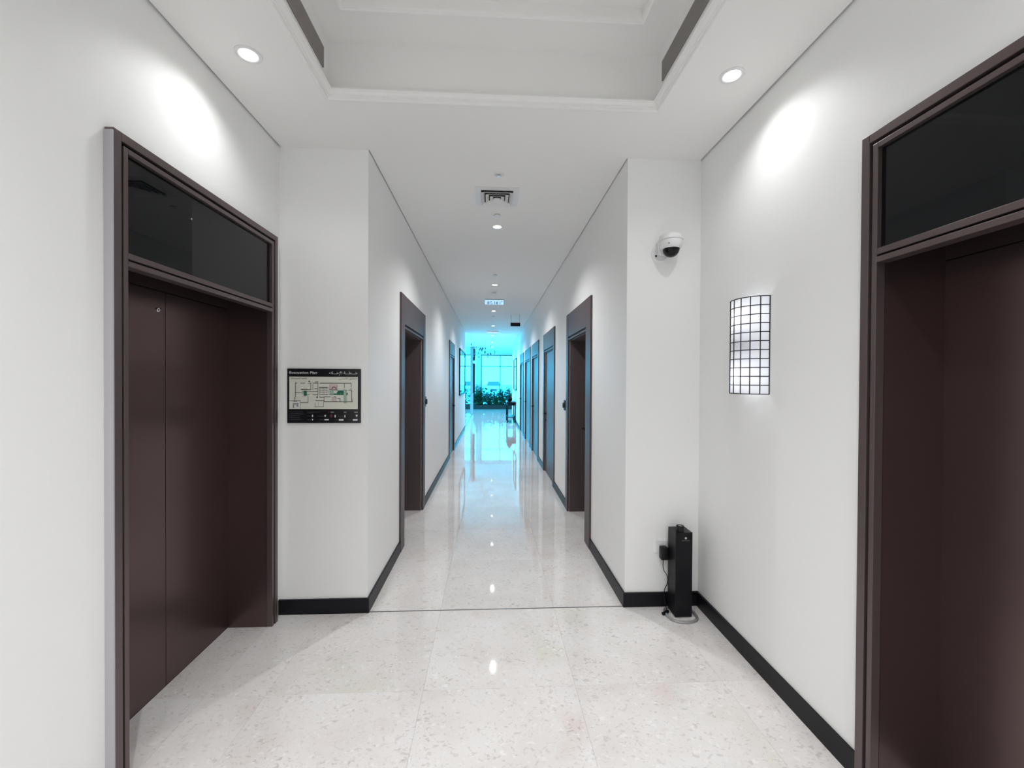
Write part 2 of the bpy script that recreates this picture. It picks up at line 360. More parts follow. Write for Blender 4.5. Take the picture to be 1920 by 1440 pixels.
# ------------------------------------------------------------------ elevator entrances
def elevator(xw, s, y0, y1, top, label, white_return, seam):
    t = thing('elevator_entrance', label, 'elevator', (xw, (y0+y1)/2, 0))
    X = lambda d: xw - s*d                     # d: distance out of the wall into the lobby
    def B(bm, d0, d1, *r, bev=0.0): box(bm, X(d0), X(d1), *r, bev=bev)
    wo, wg, wi = 0.034, 0.012, 0.021           # outer band, groove, inner band
    zr0 = top-0.502                            # underside of the transom rail
    def ring(name, a, wdt, d0, d1, mat, zb=0.0):
        bm = bmesh.new()
        B(bm, d0, d1, y0+a, y0+a+wdt, zb, top-a, bev=0.002); B(bm, d0, d1, y1-a-wdt, y1-a, zb, top-a, bev=0.002)
        B(bm, d0, d1, y0+a+wdt, y1-a-wdt, top-a-wdt, top-a, bev=0.002)
        return mk(name, bm, mat, t)
    ring('outer_frame', 0, wo, -0.02, 0.033, 'bronze_frame')
    g = ring('frame_groove', wo, wg, -0.02, 0.004, 'groove')
    tag(g, 'black shadow groove')
    ring('inner_frame', wo+wg, wi, -0.006, 0.030, 'bronze_frame')
    ii = wo+wg+wi; a, b = y0+ii, y1-ii
    bm = bmesh.new(); B(bm, -0.02, 0.030, a, b, zr0+0.026, zr0+0.050, bev=0.002); B(bm, -0.02, 0.031, a, b, zr0-0.004, zr0+0.018, bev=0.002); mk('transom_rail', bm, 'bronze_frame', t)
    bm = bmesh.new(); B(bm, -0.02, 0.012, a, b, zr0+0.018, zr0+0.026); mk('rail_groove', bm, 'groove', t)
    bm = bmesh.new(); B(bm, -0.01, 0.012, a, b, zr0+0.050, top-ii); tag(mk('transom_glass', bm, 'black_glass', t), 'black glass panel over the opening')
    bm = bmesh.new(); B(bm, -0.30, -0.01, a, b, zr0+0.10, top-ii); mk('soffit', bm, 'bronze', t)
    for yy, n in ((y0+ii-0.012, 0), (y1-ii, 1)):
        bm = bmesh.new(); B(bm, -0.25, -0.0065, yy, yy+0.012, 0, zr0+0.10); mk('reveal_panel', bm, 'bronze', t)
    bm = bmesh.new(); B(bm, -0.285, -0.25, y0+ii-0.012, y1-ii+0.012, zr0+0.0095, zr0+0.10); mk('header_panel', bm, 'bronze', t)
    e = y0+ii-0.01, y1-ii+0.01; doors = []
    for p, q in ((e[0], seam), (seam, e[1])):
        bm = bmesh.new(); B(bm, -0.285, -0.25, p+0.0018, q-0.0018, 0.006, zr0+0.0055, bev=0.0012); doors.append(mk('door_panel', bm, 'bronze', t))
    bm = bmesh.new(); B(bm, -0.296, -0.287, y0+ii, y1-ii, 0, zr0+0.1); mk('shaft_backing', bm, 'groove', t)
    bm = bmesh.new(); B(bm, -0.285, -0.252, y0+ii, y1-ii, -0.0, 0.005); mk('sill', bm, 'groove', t)
    if white_return:
        bm = bmesh.new(); B(bm, 0.0, 0.0325, y0-0.006, y0, 0, top-0.012); tag(mk('side_return', bm, 'return', t), 'unpainted pale edge on the near side of the frame')
        bm = bmesh.new(); B(bm, -0.252, -0.2455, 2.2285, 2.2475, 1.9605, 1.9795, bev=0.0); bm.free()
        bm = bmesh.new(); lathe(bm, [(0.0, -0.001), (0.0115, -0.001), (0.0115, 0.004), (0.009, 0.006), (0.0055, 0.006), (0.005, 0.003), (0.0, 0.003)], 24, (X(-0.25), 2.238, 1.97), 'X'); k = mk('key_lock', bm, 'chrome', doors[0], smooth=True); tag(k, 'small round chrome key lock')
        bm = bmesh.new(); box(bm, X(-0.2465), X(-0.2445), 2.2365, 2.2395, 1.966, 1.974); mk('keyhole', bm, 'groove', doors[0])
    return t
elevator(LL, -1, EL['y0'], EL['y1'], EL['top'], 'dark bronze elevator entrance with black glass transom in the left wall, beside the evacuation sign', True, 2.29)
elevator(LR, 1, ER['y0'], ER['y1'], ER['top'], 'dark bronze elevator entrance in the right wall, cut off by the picture edge', False, 0.98)

# ------------------------------------------------------------------ corridor doors
def handle(xf, s, yh, zh, sgn, leaf):
    """lever handle on the room face x=xf of a leaf; s=+1 right wall; sgn: direction the lever points along y"""
    bm = bmesh.new()
    lathe(bm, [(0.0, 0), (0.026, 0), (0.026, 0.008), (0.022, 0.010), (0, 0.010)] if s < 0 else [(0.0, 0), (0.026, 0), (0.026, -0.008), (0.022, -0.010), (0, -0.010)], 20, (xf, yh, zh), 'X')
    tube(bm, spline([(xf-s*0.005, yh, zh), (xf-s*0.045, yh, zh), (xf-s*0.055, yh+sgn*0.02, zh), (xf-s*0.055, yh+sgn*0.13, zh)], 5), 0.010, 10)
    lathe(bm, [(0.0, 0), (0.02, 0), (0.02, -s*0.008), (0, -s*0.008)], 16, (xf, yh, zh-0.12), 'X')
    return mk('handle', bm, 'black', leaf, smooth=True)
def corridor_door(n, label, xw, s, d, deep):
    ya, yb, oa, ob, dep = d
    t = bpy.data.objects.new('door_%d' % n, None); COL.objects.link(t); t.location = (xw, (ya+yb)/2, 0); struct(t, label)
    X = lambda q: xw - s*q
    P = 0.018
    for nm, p, q in (('architrave', ya, oa), ('architrave', ob, yb)):
        bm = bmesh.new(); box(bm, X(-0.01), X(P), p, q, 0, DTOP, bev=0.0025); mk(nm, bm, 'wood', t)
    bm = bmesh.new(); box(bm, X(-0.01), X(P-0.001), oa+0.001, ob-0.001, DOPEN+0.035, DTOP-0.001, bev=0.002); mk('header_panel', bm, 'wood', t)
    bm = bmesh.new(); box(bm, X(-0.01), X(0.003), oa, ob, DOPEN+0.014, DOPEN+0.035); mk('header_groove', bm, 'groove', t)
    bm = bmesh.new(); box(bm, X(-0.01), X(P-0.003), oa, ob, DOPEN-0.006, DOPEN+0.014, bev=0.002); mk('head_stop', bm, 'wood', t)
    for p, q in ((oa, oa+0.012), (ob-0.012, ob)):
        bm = bmesh.new(); box(bm, X(-dep-0.05), X(-0.01), p, q, 0, DOPEN-0.006); mk('jamb', bm, 'wood', t)
    bm = bmesh.new(); box(bm, X(-dep-0.05), X(-0.01), oa+0.012, ob-0.012, DOPEN-0.018, DOPEN-0.006); mk('jamb_head', bm, 'wood', t)
    bm = bmesh.new(); box(bm, X(-dep-0.045), X(-dep), oa+0.016, ob-0.016, 0.006, DOPEN-0.022, bev=0.0015); leaf = mk('leaf', bm, 'wood', t)
    handle(X(-dep), s, ob-0.085 if s > 0 else ob-0.085, 1.04, -1, leaf)
    return t
corridor_door(1, 'dark veneer door set deep in its frame, nearest on the left corridor wall', XL, -1, DL[0], True)
corridor_door(2, 'flush dark veneer door farther along the left corridor wall', XL, -1, DL[1], False)
corridor_door(3, 'dark veneer door set deep in its frame, nearest on the right corridor wall', XR, 1, DR[0], True)
corridor_door(4, 'flush dark veneer door, second from the camera on the right corridor wall', XR, 1, DR[1], False)
corridor_door(5, 'flush dark veneer door, third from the camera on the right corridor wall', XR, 1, DR[2], False)
corridor_door(6, 'flush dark veneer door, fourth from the camera on the right corridor wall', XR, 1, DR[3], False)
corridor_door(7, 'flush dark veneer door, farthest on the right corridor wall', XR, 1, DR[4], False)

# ------------------------------------------------------------------ far window wall, partition, pier
bm = bmesh.new()
box(bm, FX0, FX1, YWIN, YWIN+0.2, 3.10, H+0.1); box(bm, FX0, FX1, YWIN, YWIN+0.2, -0.01, 0.02)
box(bm, -0.86, -0.56, YWIN-0.12, YWIN+0.2, 0, 3.10)
struct(mk('wall_window', bm, 'wall'), 'white head, sill and pier of the glazed end wall')
mx_ = [-0.538+1.092*k for k in range(-5, 5)]
win = bpy.data.objects.new('window_1', None); COL.objects.link(win); win.location = (0, YWIN, 0); struct(win, 'tall grey framed window wall with cyan tinted panes at the end of the corridor')
edges = [FX0+0.02] + mx_ + [FX1-0.02]
for xm in edges:
    bm = bmesh.new(); box(bm, xm-0.025, xm+0.025, YWIN+0.02, YWIN+0.14, 0.02, 3.10, bev=0.003); mk('mullion', bm, 'mullion', win)
for p, q in zip(edges, edges[1:]):
    for z, hgt in ((0.045, 0.05), (2.43, 0.05), (3.075, 0.05)):
        bm = bmesh.new(); box(bm, p+0.025, q-0.025, YWIN+0.03, YWIN+0.13, z-hgt/2, z+hgt/2); mk('transom', bm, 'mullion', win)
    for z0, z1 in ((0.07, 2.405), (2.455, 3.05)):
        bm = bmesh.new(); bm.faces.new([bm.verts.new(v) for v in ((p+0.02, YWIN+0.08, z0), (q-0.02, YWIN+0.08, z0), (q-0.02, YWIN+0.08, z1), (p+0.02, YWIN+0.08, z1))]); mk('pane', bm, 'window_glass', win)
ws = bpy.data.objects.new('added_window_2', None); COL.objects.link(ws); ws.location = (FX0, 19, 0); struct(ws, 'cyan tinted side glazing added to bring more daylight into the lounge left of the corridor end')  # side glazing added to throw more daylight on the corridor end
ey = [YLE+0.02+1.31*k for k in range(9)]
for yy in ey:
    bm = bmesh.new(); box(bm, FX0-0.14, FX0-0.02, yy-0.025, yy+0.025, 0.02, 3.10); mk('mullion', bm, 'mullion', ws)
for p, q in zip(ey, ey[1:]):
    for z, hgt in ((0.045, 0.05), (2.43, 0.05), (3.075, 0.05)):
        bm = bmesh.new(); box(bm, FX0-0.13, FX0-0.03, p+0.025, q-0.025, z-hgt/2, z+hgt/2); mk('transom', bm, 'mullion', ws)
    for z0, z1 in ((0.07, 2.405), (2.455, 3.05)):
        bm = bmesh.new(); bm.faces.new([bm.verts.new(v) for v in ((FX0-0.08, p+0.02, z0), (FX0-0.08, q-0.02, z0), (FX0-0.08, q-0.02, z1), (FX0-0.08, p+0.02, z1))]); mk('pane', bm, 'window_glass', ws)
bm = bmesh.new(); box(bm, -0.97, -0.845, 20.05, 20.75, 0, H); struct(mk('wall_pier', bm, 'grey_metal'), 'slim grey pier where the open left side of the corridor ends')
bm = bmesh.new(); box(bm, -0.885, -0.855, YLE, 20.0, -0.008, 0.004); struct(mk('trim_6', bm, 'strip'), 'dark floor strip running from the end of the left corridor wall to the slim pier')
bm = bmesh.new(); box(bm, -0.845, -0.755, 20.05, 20.75, 1.0, 2.42, bev=0.003); box(bm, -0.845, -0.755, 20.05, 20.75, 2.56, 3.12, bev=0.003); struct(mk('trim_4', bm, 'black_base'), 'dark panel strips fixed to the slim pier')

# ------------------------------------------------------------------ outside
bm = bmesh.new(); box(bm, -60, 60, YWIN+0.2, 160, -0.3, -0.12); box(bm, -60, FX0-0.2, -10, YWIN+0.2, -0.3, -0.12); struct(mk('forecourt_paving', bm, 'pave'), 'pale paved forecourt outside the far window')
bm = bmesh.new(); box(bm, -60, 60, 46.0, 46.3, -0.12, 0.05, bev=0.02); struct(mk('trim_5', bm, 'pave'), 'low kerb across the forecourt')
def car(x, y, label):
    t = thing('parked_car', label, 'car', (x, y, -0.12), 'parked cars outside')
    z = -0.12; W = 0.93
    def loft(bm, prof, hw, hw_top):
        zs = [p[1] for p in prof]; zmin, zmax = min(zs), max(zs)
        A, B_ = [], []
        for py, pz in prof:
            k = (pz-zmin)/(zmax-zmin); ww = hw+(hw_top-hw)*k
            A.append(bm.verts.new((x-ww, y+py, z+pz))); B_.append(bm.verts.new((x+ww, y+py, z+pz)))
        n = len(prof)
        bm.faces.new(A); bm.faces.new(B_[::-1])
        for i in range(n): bm.faces.new((A[i], B_[i], B_[(i+1) % n], A[(i+1) % n]))
    bm = bmesh.new(); loft(bm, [(-2.3, 0.32), (-2.38, 0.6), (-2.25, 0.88), (-1.2, 1.06), (2.1, 1.10), (2.35, 0.9), (2.35, 0.32)], W, W-0.08); mk('body', bm, 'car_white', t)
    bm = bmesh.new(); loft(bm, [(-1.25, 1.05), (-0.55, 1.58), (1.6, 1.62), (2.05, 1.08)], W-0.1, W-0.28); mk('windows', bm, 'car_glass', t)
    bm = bmesh.new(); loft(bm, [(-0.62, 1.56), (-0.45, 1.66), (1.55, 1.70), (1.72, 1.56)], W-0.22, W-0.32); mk('roof', bm, 'car_white', t)
    for sx in (-1, 1):
        for yy in (-1.45, 1.45):
            bm = bmesh.new(); lathe(bm, [(0, -0.11), (0.3, -0.11), (0.34, -0.08), (0.34, 0.08), (0.3, 0.11), (0, 0.11)], 20, (x+sx*(W-0.1), y+yy, z+0.34), 'X'); mk('wheel', bm, 'tyre', t, smooth=True)
        bm = bmesh.new(); box(bm, x+sx*0.45, x+sx*0.82, y-2.40, y-2.28, z+0.62, z+0.78, bev=0.02); mk('headlight', bm, 'chrome', t)
    bm = bmesh.new(); box(bm, x-0.4, x+0.4, y-2.405, y-2.3, z+0.42, z+0.72, bev=0.02); mk('grille', bm, 'car_glass', t)
    return t
car(0.35, 52.0, 'white car parked outside, seen head-on through the middle of the far window')
car(-3.1, 52.0, 'white car parked outside, seen past the slim pier at the left of the corridor end')

# ------------------------------------------------------------------ planting by the window
bm = bmesh.new()
for b in ((-2.6, 2.4, 23.55, 23.61, 0, 0.24), (-2.6, 2.4, 24.34, 24.40, 0, 0.24), (-2.6, -2.54, 23.61, 24.34, 0, 0.24), (2.34, 2.4, 23.61, 24.34, 0, 0.24)): box(bm, *b)
pl = tag(mk('planter_trough', bm, 'planter'), 'long low dark planter trough under the far window', 'planter')
bm = bmesh.new(); box(bm, -2.54, 2.34, 23.61, 24.34, 0.02, 0.20); o = mk('soil', bm, 'soil', pl)
def leafy(name, label, cat, x, y, z, h, spread, n, grp=None, big=0.22):
    rnd = random.Random(int((x*13+y*7)*100))
    t = thing(name, label, cat, (x, y, z), grp)
    stems = bmesh.new(); lv = bmesh.new()
    for i in range(n):
        a = rnd.uniform(0, 2*PI); rr = spread*math.sqrt(rnd.random()); hh = h*rnd.uniform(0.45, 1.0)
        tip = Vector((x+rr*math.cos(a), y+0.55*rr*math.sin(a), z+hh))
        tube(stems, spline([(x+0.2*rr*math.cos(a), y+0.1*rr*math.sin(a), z), (x+0.6*rr*math.cos(a), y+0.3*rr*math.sin(a), z+hh*0.6), tip], 3), 0.006, 4)
        for k in range(5):
            b = a+rnd.uniform(-1.2, 1.2); ln = big*rnd.uniform(0.6, 1.3); wd = ln*0.28
            d = Vector((math.cos(b), math.sin(b), rnd.uniform(-0.3, 0.7))).normalized(); sd = d.cross(Vector((0, 0, 1))).normalized()
            p0 = tip - Vector((0.12*k*rr*math.cos(a), 0.05*k*rr*math.sin(a), k*0.19*hh)); rows = []
            for q, wf in ((0, 0.1), (0.3, 0.9), (0.6, 1.0), (0.85, 0.55), (1.0, 0.04)):
                c = p0 + d*ln*q + Vector((0, 0, -0.35*ln*q*q)); rows.append([lv.verts.new(c-sd*wd*wf), lv.verts.new(c+Vector((0, 0, -0.12*wd*wf))), lv.verts.new(c+sd*wd*wf)])
            for r0, r1 in zip(rows, rows[1:]):
                lv.faces.new((r0[0], r0[1], r1[1], r1[0])); lv.faces.new((r0[1], r0[2], r1[2], r1[1]))
    mk('stems', stems, 'stem', t); f = mk('foliage', lv, 'leaf', t, smooth=True); f['kind'] = 'stuff'
    return t
spots = [(-2.1, 1.2), (-1.55, 1.0), (-0.95, 1.25), (-0.5, 1.05), (-0.1, 0.85), (0.3, 0.8), (0.72, 0.95), (1.15, 1.15), (1.7, 1.0)]
words_ = ['leftmost in the trough', 'second from the left in the trough', 'tall, left of the pier', 'in front of the pier', 'left of the centre mullion', 'below the white car',
          'right of the centre mullion', 'by the right corridor wall', 'rightmost in the trough']
for (px, ph), wd in zip(spots, words_):
    leafy('potted_shrub', 'dark broad-leaved shrub under the far window, ' + wd, 'plant', px, 23.97, 0.19, ph, 0.24, 46, 'shrubs in the window trough')

# ------------------------------------------------------------------ console table, vase
ct = thing('console_table', 'narrow dark console table against the far right corridor wall', 'table', (0.78, 16.6, 0))
bm = bmesh.new(); box(bm, 0.60, 0.962, 15.9, 17.1, 0.75, 0.79, bev=0.004); mk('table_top', bm, 'black', ct)
bm = bmesh.new(); box(bm, 0.63, 0.95, 15.95, 17.05, 0.66, 0.75); mk('apron', bm, 'black', ct)
bm = bmesh.new(); box(bm, 0.63, 0.95, 15.95, 17.05, 0.20, 0.225); mk('shelf', bm, 'black', ct)
for xx in (0.625, 0.915):
    for yy in (15.93, 17.03): bm = bmesh.new(); box(bm, xx, xx+0.04, yy, yy+0.04, 0, 0.66); mk('leg', bm, 'black', ct)
vs = thing('table_vase', 'dark rounded vase with leafy stems on the console table', 'vase', (0.74, 16.4, 0.79))
bm = bmesh.new(); lathe(bm, [(0, 0), (0.06, 0), (0.10, 0.06), (0.11, 0.12), (0.07, 0.19), (0.05, 0.21), (0.06, 0.225), (0.045, 0.225), (0.035, 0.2), (0, 0.2)], 24, (0.74, 16.4, 0.79)); mk('vase_body', bm, 'black', vs, smooth=True)
bm = bmesh.new(); lv = bmesh.new()
for i in range(9):
    a = 2*PI*i/9; tip = Vector((0.74+0.11*math.cos(a), 16.4+0.11*math.sin(a), 1.14+0.05*math.sin(3*i)))
    tube(bm, spline([(0.74, 16.4, 0.99), (0.74+0.04*math.cos(a), 16.4+0.04*math.sin(a), 1.08), tip], 3), 0.003, 4)
    d = Vector((math.cos(a), math.sin(a), 0.4)); sd = Vector((-math.sin(a), math.cos(a), 0))
    vv = [lv.verts.new(tip+d*q*0.1+sd*wf*0.03+Vector((0, 0, zz))) for q, wf, zz in ((0, 0, 0), (0.5, 1, 0.0), (1, 0, -0.02), (0.5, -1, 0.0))]; lv.faces.new(vv)
mk('stems', bm, 'stem', vs); f = mk('foliage', lv, 'leaf', vs); f['kind'] = 'stuff'

# ------------------------------------------------------------------ framed mirrors on the corridor walls
def mirror(label, xw, s, y0, y1, z0, z1):
    t = thing('framed_mirror', label, 'mirror', (xw, (y0+y1)/2, z0)); X = lambda q: xw-s*q; fw = 0.035
    bm = bmesh.new()
    for b in ((y0, y0+fw, z0, z1), (y1-fw, y1, z0, z1), (y0+fw, y1-fw, z0, z0+fw), (y0+fw, y1-fw, z1-fw, z1)): box(bm, X(0), X(0.035), *b, bev=0.003)
    mk('frame', bm, 'black_base', t)
    bm = bmesh.new(); box(bm, X(0.001), X(0.018), y0+fw, y1-fw, z0+fw, z1-fw); mk('mirror_glass', bm, 'mirror', t)
mirror('tall dark-framed mirror on the left corridor wall near its far end', XL, -1, 11.35, 13.7, 1.20, 2.48)
mirror('dark-framed mirror on the right corridor wall above the console table', XR, 1, 15.6, 17.2, 1.24, 2.46)

# ------------------------------------------------------------------ downlights
def downlight(label, grp, x, y, watts, size):
    t = thing('downlight', label, 'downlight', (x, y, H), grp)
    bm = bmesh.new(); lathe(bm, [(0.041, 0.0), (0.060, 0.0), (0.060, -0.004), (0.046, -0.006), (0.041, -0.003)], 32, (x, y, H)); mk('trim_ring', bm, 'white_plastic', t, smooth=True)
    bm = bmesh.new(); lathe(bm, [(0.0, -0.0035), (0.041, -0.0035), (0.041, -0.0005), (0, -0.0005)], 32, (x, y, H)); mk('lens', bm, 'lens', t, smooth=True)
    ld = bpy.data.lights.new('downlight_beam', 'SPOT'); ld.energy = watts; ld.spot_size = math.radians(size); ld.spot_blend = 1.0; ld.shadow_soft_size = 0.028; ld.color = (1.0, 1.0, 1.0)
    lo = bpy.data.objects.new('downlight_beam', ld); COL.objects.link(lo); lo.parent = t; lo.location = (0, 0, -0.035)
    return t
LX0, LX1 = -1.189, 1.238
d0 = downlight('lit recessed downlight in the ceiling border above the left elevator', 'lobby downlights', LX0, 2.13, LOBBY_W, 144)
for x, y, lb in ((LX1, 2.13, 'lit recessed downlight in the ceiling border right of the tray, above the sconce'), (LX0, 0.0, 'recessed downlight in the left ceiling border beside the viewpoint'), (LX1, 0.0, 'recessed downlight in the right ceiling border beside the viewpoint'),
                 (LX0, -2.13, 'recessed downlight in the left ceiling border behind the viewpoint'), (LX1, -2.13, 'recessed downlight in the right ceiling border behind the viewpoint')):
    c = copy_tree(d0); c.location = (x, y, H); c['label'] = lb
t0_ = downlight('unseen fill downlight added in the upper tray ceiling just behind the viewpoint, left', 'added tray fill lamps', -0.45, 0.3, TRAY_FILL_W, 128); t0_.location.z = Z2+0.06  # unseen lamps added in the tray to light the lobby evenly
for x, y, lb in ((0.48, 0.3, 'unseen fill downlight added in the upper tray ceiling just behind the viewpoint, right'), (-0.45, -1.1, 'unseen fill downlight added in the upper tray ceiling far behind the viewpoint, left'), (0.48, -1.1, 'unseen fill downlight added in the upper tray ceiling far behind the viewpoint, right')):
    c = copy_tree(t0_); c.location = (x, y, Z2+0.06); c['label'] = lb
ORD = ['nearest in the corridor, just beyond the first square air vent', 'second in the corridor row, before the second air vent', 'third in the corridor row, just beyond the second air vent', 'fourth in the corridor row', 'fifth in the corridor row',
       'sixth in the corridor row', 'seventh in the corridor row, nearest the far window']
h0 = downlight('lit recessed downlight ' + ORD[0], 'corridor downlights', 0.06, 4.355, HALL_W, 140)
for i in range(1, 7):
    c = copy_tree(h0); c.location = (0.06, 4.355+2.645*i, H); c['label'] = 'lit recessed downlight ' + ORD[i]

# ------------------------------------------------------------------ ceiling air vents, heads, detectors
def diffuser(x, y, label):
    t = thing('air_vent', label, 'vent', (x, y, H), None); z = H
    def sq(bm, ro, zo, ri, zi, th=0.003):
        a = [bm.verts.new((x+sx*ro, y+sy*ro, zo)) for sx, sy in ((-1,-1),(1,-1),(1,1),(-1,1))]; b = [bm.verts.new((x+sx*ri, y+sy*ri, zi)) for sx, sy in ((-1,-1),(1,-1),(1,1),(-1,1))]
        a2 = [bm.verts.new((v.co.x, v.co.y, v.co.z+th)) for v in a]; b2 = [bm.verts.new((v.co.x, v.co.y, v.co.z+th)) for v in b]
        for k in range(4):
            j = (k+1) % 4; bm.faces.new((a[k], a[j], b[j], b[k])); bm.faces.new((a2[j], a2[k], b2[k], b2[j])); bm.faces.new((a[j], a[k], a2[k], a2[j])); bm.faces.new((b[k], b[j], b2[j], b2[k]))
    bm = bmesh.new(); sq(bm, 0.185, z-0.004, 0.135, z-0.006); mk('flange', bm, 'white_plastic', t)
    bm = bmesh.new(); box(bm, x-0.134, x+0.134, y-0.134, y+0.134, z-0.0015, z-0.0005); mk('duct_opening', bm, 'dark_gap', t)
    for ro, ri in ((0.132, 0.106), (0.096, 0.070), (0.060, 0.034)):
        bm = bmesh.new(); sq(bm, ro, z-0.026, ri, z-0.006, 0.002); mk('louvre_ring', bm, 'white_plastic', t)
    bm = bmesh.new(); sq(bm, 0.028, z-0.026, 0.006, z-0.010, 0.002); mk('louvre_core', bm, 'white_plastic', t)
    return t
v0 = diffuser(0.046, 3.65, 'square white louvred air vent, nearest the lobby in the corridor ceiling')
def exit_sign(y, label, hp=0.104):
    t = thing('exit_sign', label, 'sign', (0.062, y, H), 'lit ceiling signs'); x = 0.062; hw = 0.185
    bm = bmesh.new(); box(bm, x-hw, x+hw, y-0.02, y+0.02, H-0.014, H, bev=0.003); mk('sign_housing', bm, 'grey_metal', t)
    bm = bmesh.new(); box(bm, x-hw+0.004, x+hw-0.004, y-0.008, y+0.008, H-hp, H-0.014, bev=0.002); pn = mk('lit_panel', bm, 'sign_lit', t)
    if hp < 0.1: return
    bm = bmesh.new()
    for a, b, z0, z1 in ((-0.135, -0.105, 0.030, 0.085), (-0.100, -0.092, 0.03, 0.085), (-0.08, -0.045, 0.03, 0.05), (-0.08, -0.072, 0.03, 0.085), (-0.06, -0.03, 0.068, 0.085), (-0.005, 0.012, 0.03, 0.085), (0.03, 0.07, 0.035, 0.085), (0.105, 0.118, 0.03, 0.085), (0.13, 0.16, 0.03, 0.042)):
        bm.faces.new([bm.verts.new(p) for p in ((x+a, y-0.0085, H-0.014-z1), (x+b, y-0.0085, H-0.014-z1), (x+b, y-0.0085, H-0.014-z0), (x+a, y-0.0085, H-0.014-z0))])
    o = mk('sign_marks', bm, 'sign_mark', pn); o['kind'] = 'stuff'
exit_sign(8.25, 'pale blue lit sign under the corridor ceiling between the second and third downlights')
exit_sign(13.6, 'pale blue lit sign under the corridor ceiling, farther, beyond the fourth downlight', 0.07)
def sprinkler(y, label):
    t = thing('sprinkler_head', label, 'sprinkler', (0.055, y, H), 'ceiling sprinkler heads')
    bm = bmesh.new(); lathe(bm, [(0.022, 0), (0.040, 0), (0.040, -0.003), (0.030, -0.007), (0.022, -0.004)], 28, (0.055, y, H)); mk('escutcheon', bm, 'white_plastic', t, smooth=True)
    bm = bmesh.new(); lathe(bm, [(0, -0.0005), (0.021, -0.0005), (0.021, -0.002), (0, -0.002)], 20, (0.055, y, H)); mk('recess', bm, 'grille', t)
    bm = bmesh.new(); lathe(bm, [(0, -0.002), (0.006, -0.002), (0.005, -0.014), (0.014, -0.016), (0.014, -0.018), (0, -0.018)], 16, (0.055, y, H)); mk('deflector', bm, 'chrome', t, smooth=True)
    return t
s0 = sprinkler(3.25, 'small round sprinkler head in the ceiling before the first air vent')
def detector(y, label, dark):
    t = thing('smoke_detector', label, 'detector', (0.055, y, H), 'ceiling smoke detectors')
    bm = bmesh.new(); lathe(bm, [(0, 0), (0.052, 0), (0.052, -0.010), (0.046, -0.018), (0.036, -0.020), (0, -0.020)], 28, (0.055, y, H)); mk('base_plate', bm, 'white_plastic', t, smooth=True)
    bm = bmesh.new(); lathe(bm, [(0, -0.020), (0.034, -0.020), (0.034, -0.026), (0, -0.026)], 24, (0.055, y, H)); mk('vent_band', bm, 'grille', t, smooth=True)
    bm = bmesh.new(); lathe(bm, [(0, -0.026), (0.036, -0.026), (0.030, -0.040), (0.016, -0.046), (0, -0.047)], 24, (0.055, y, H)); mk('cap', bm, 'white_plastic', t, smooth=True)
    return t
def cover(y, label):
    t = thing('cover_disc', label, 'ceiling cover', (0.055, y, H), 'flat round ceiling covers')
    bm = bmesh.new(); lathe(bm, [(0, -0.004), (0.030, -0.004), (0.034, -0.008), (0.030, -0.014), (0, -0.014)], 28, (0.055, y, H)); mk('cover_plate', bm, 'white_plastic', t, smooth=True)
    bm = bmesh.new(); lathe(bm, [(0, 0), (0.028, 0), (0.028, -0.004), (0, -0.004)], 24, (0.055, y, H)); mk('shadow_ring', bm, 'ink_grey', t)
    return t
c0 = cover(4.05, 'flat round white cover in the ceiling before the nearest corridor downlight')
for y, lb in ((6.35, 'flat round white cover in the ceiling before the second corridor downlight'), (10.45, 'flat round white cover in the ceiling beyond the third corridor downlight'), (13.1, 'flat round white cover in the ceiling beyond the fourth corridor downlight')):
    c = copy_tree(c0); c.location = (0.058, y, H); c['label'] = lb
detector(7.55, 'white domed smoke detector with dark band before the second air vent', True)

# lobby slot grilles in the tray sides
def slot_grille(label, xw, s, y0, y1):
    t = thing('slot_grille', label, 'grille', (xw, (y0+y1)/2, 3.322), 'slot grilles of the ceiling tray'); X = lambda q: xw-s*q
    z0, z1 = 3.322, 3.432
    bm = bmesh.new(); box(bm, X(0.0005), X(0.002), y0, y1, z0, z1); mk('duct_slot', bm, 'dark_gap', t)
    bm = bmesh.new()
    for b in ((y0, y1, z0, z0+0.005), (y0, y1, z1-0.005, z1), (y0, y0+0.005, z0, z1), (y1-0.005, y1, z0, z1)): box(bm, X(0.0005), X(0.008), *b)
    mk('grille_frame', bm, 'grille', t)
    z = z0+0.012
    while z < z1-0.008:
        bm = bmesh.new(); box(bm, X(0.002), X(0.007), y0+0.005, y1-0.005, z, z+0.005); mk('slat', bm, 'grille', t); z += 0.0095
    return t
slot_grille('brown louvred slot grille in the left side of the ceiling tray', TX0, -1, -1.5, 2.36)
slot_grille('brown louvred slot grille in the right side of the ceiling tray', TX1, 1, -1.5, 2.355)

# hanging sign box and its wires
hs = thing('hanging_sign', 'small dark sign box hung by two wires from the corridor ceiling at right', 'sign', (0.585, 10.1, 2.92))
bm = bmesh.new(); box(bm, 0.47, 0.70, 10.06, 10.14, 2.92, 3.0, bev=0.004); mk('sign_box', bm, 'black_soft', hs)
for xx in (0.485, 0.685):
    bm = bmesh.new(); tube(bm, [(xx, 10.1, 2.995), (xx, 10.1, H)], 0.004, 6); mk('wire', bm, 'grey_metal', hs)

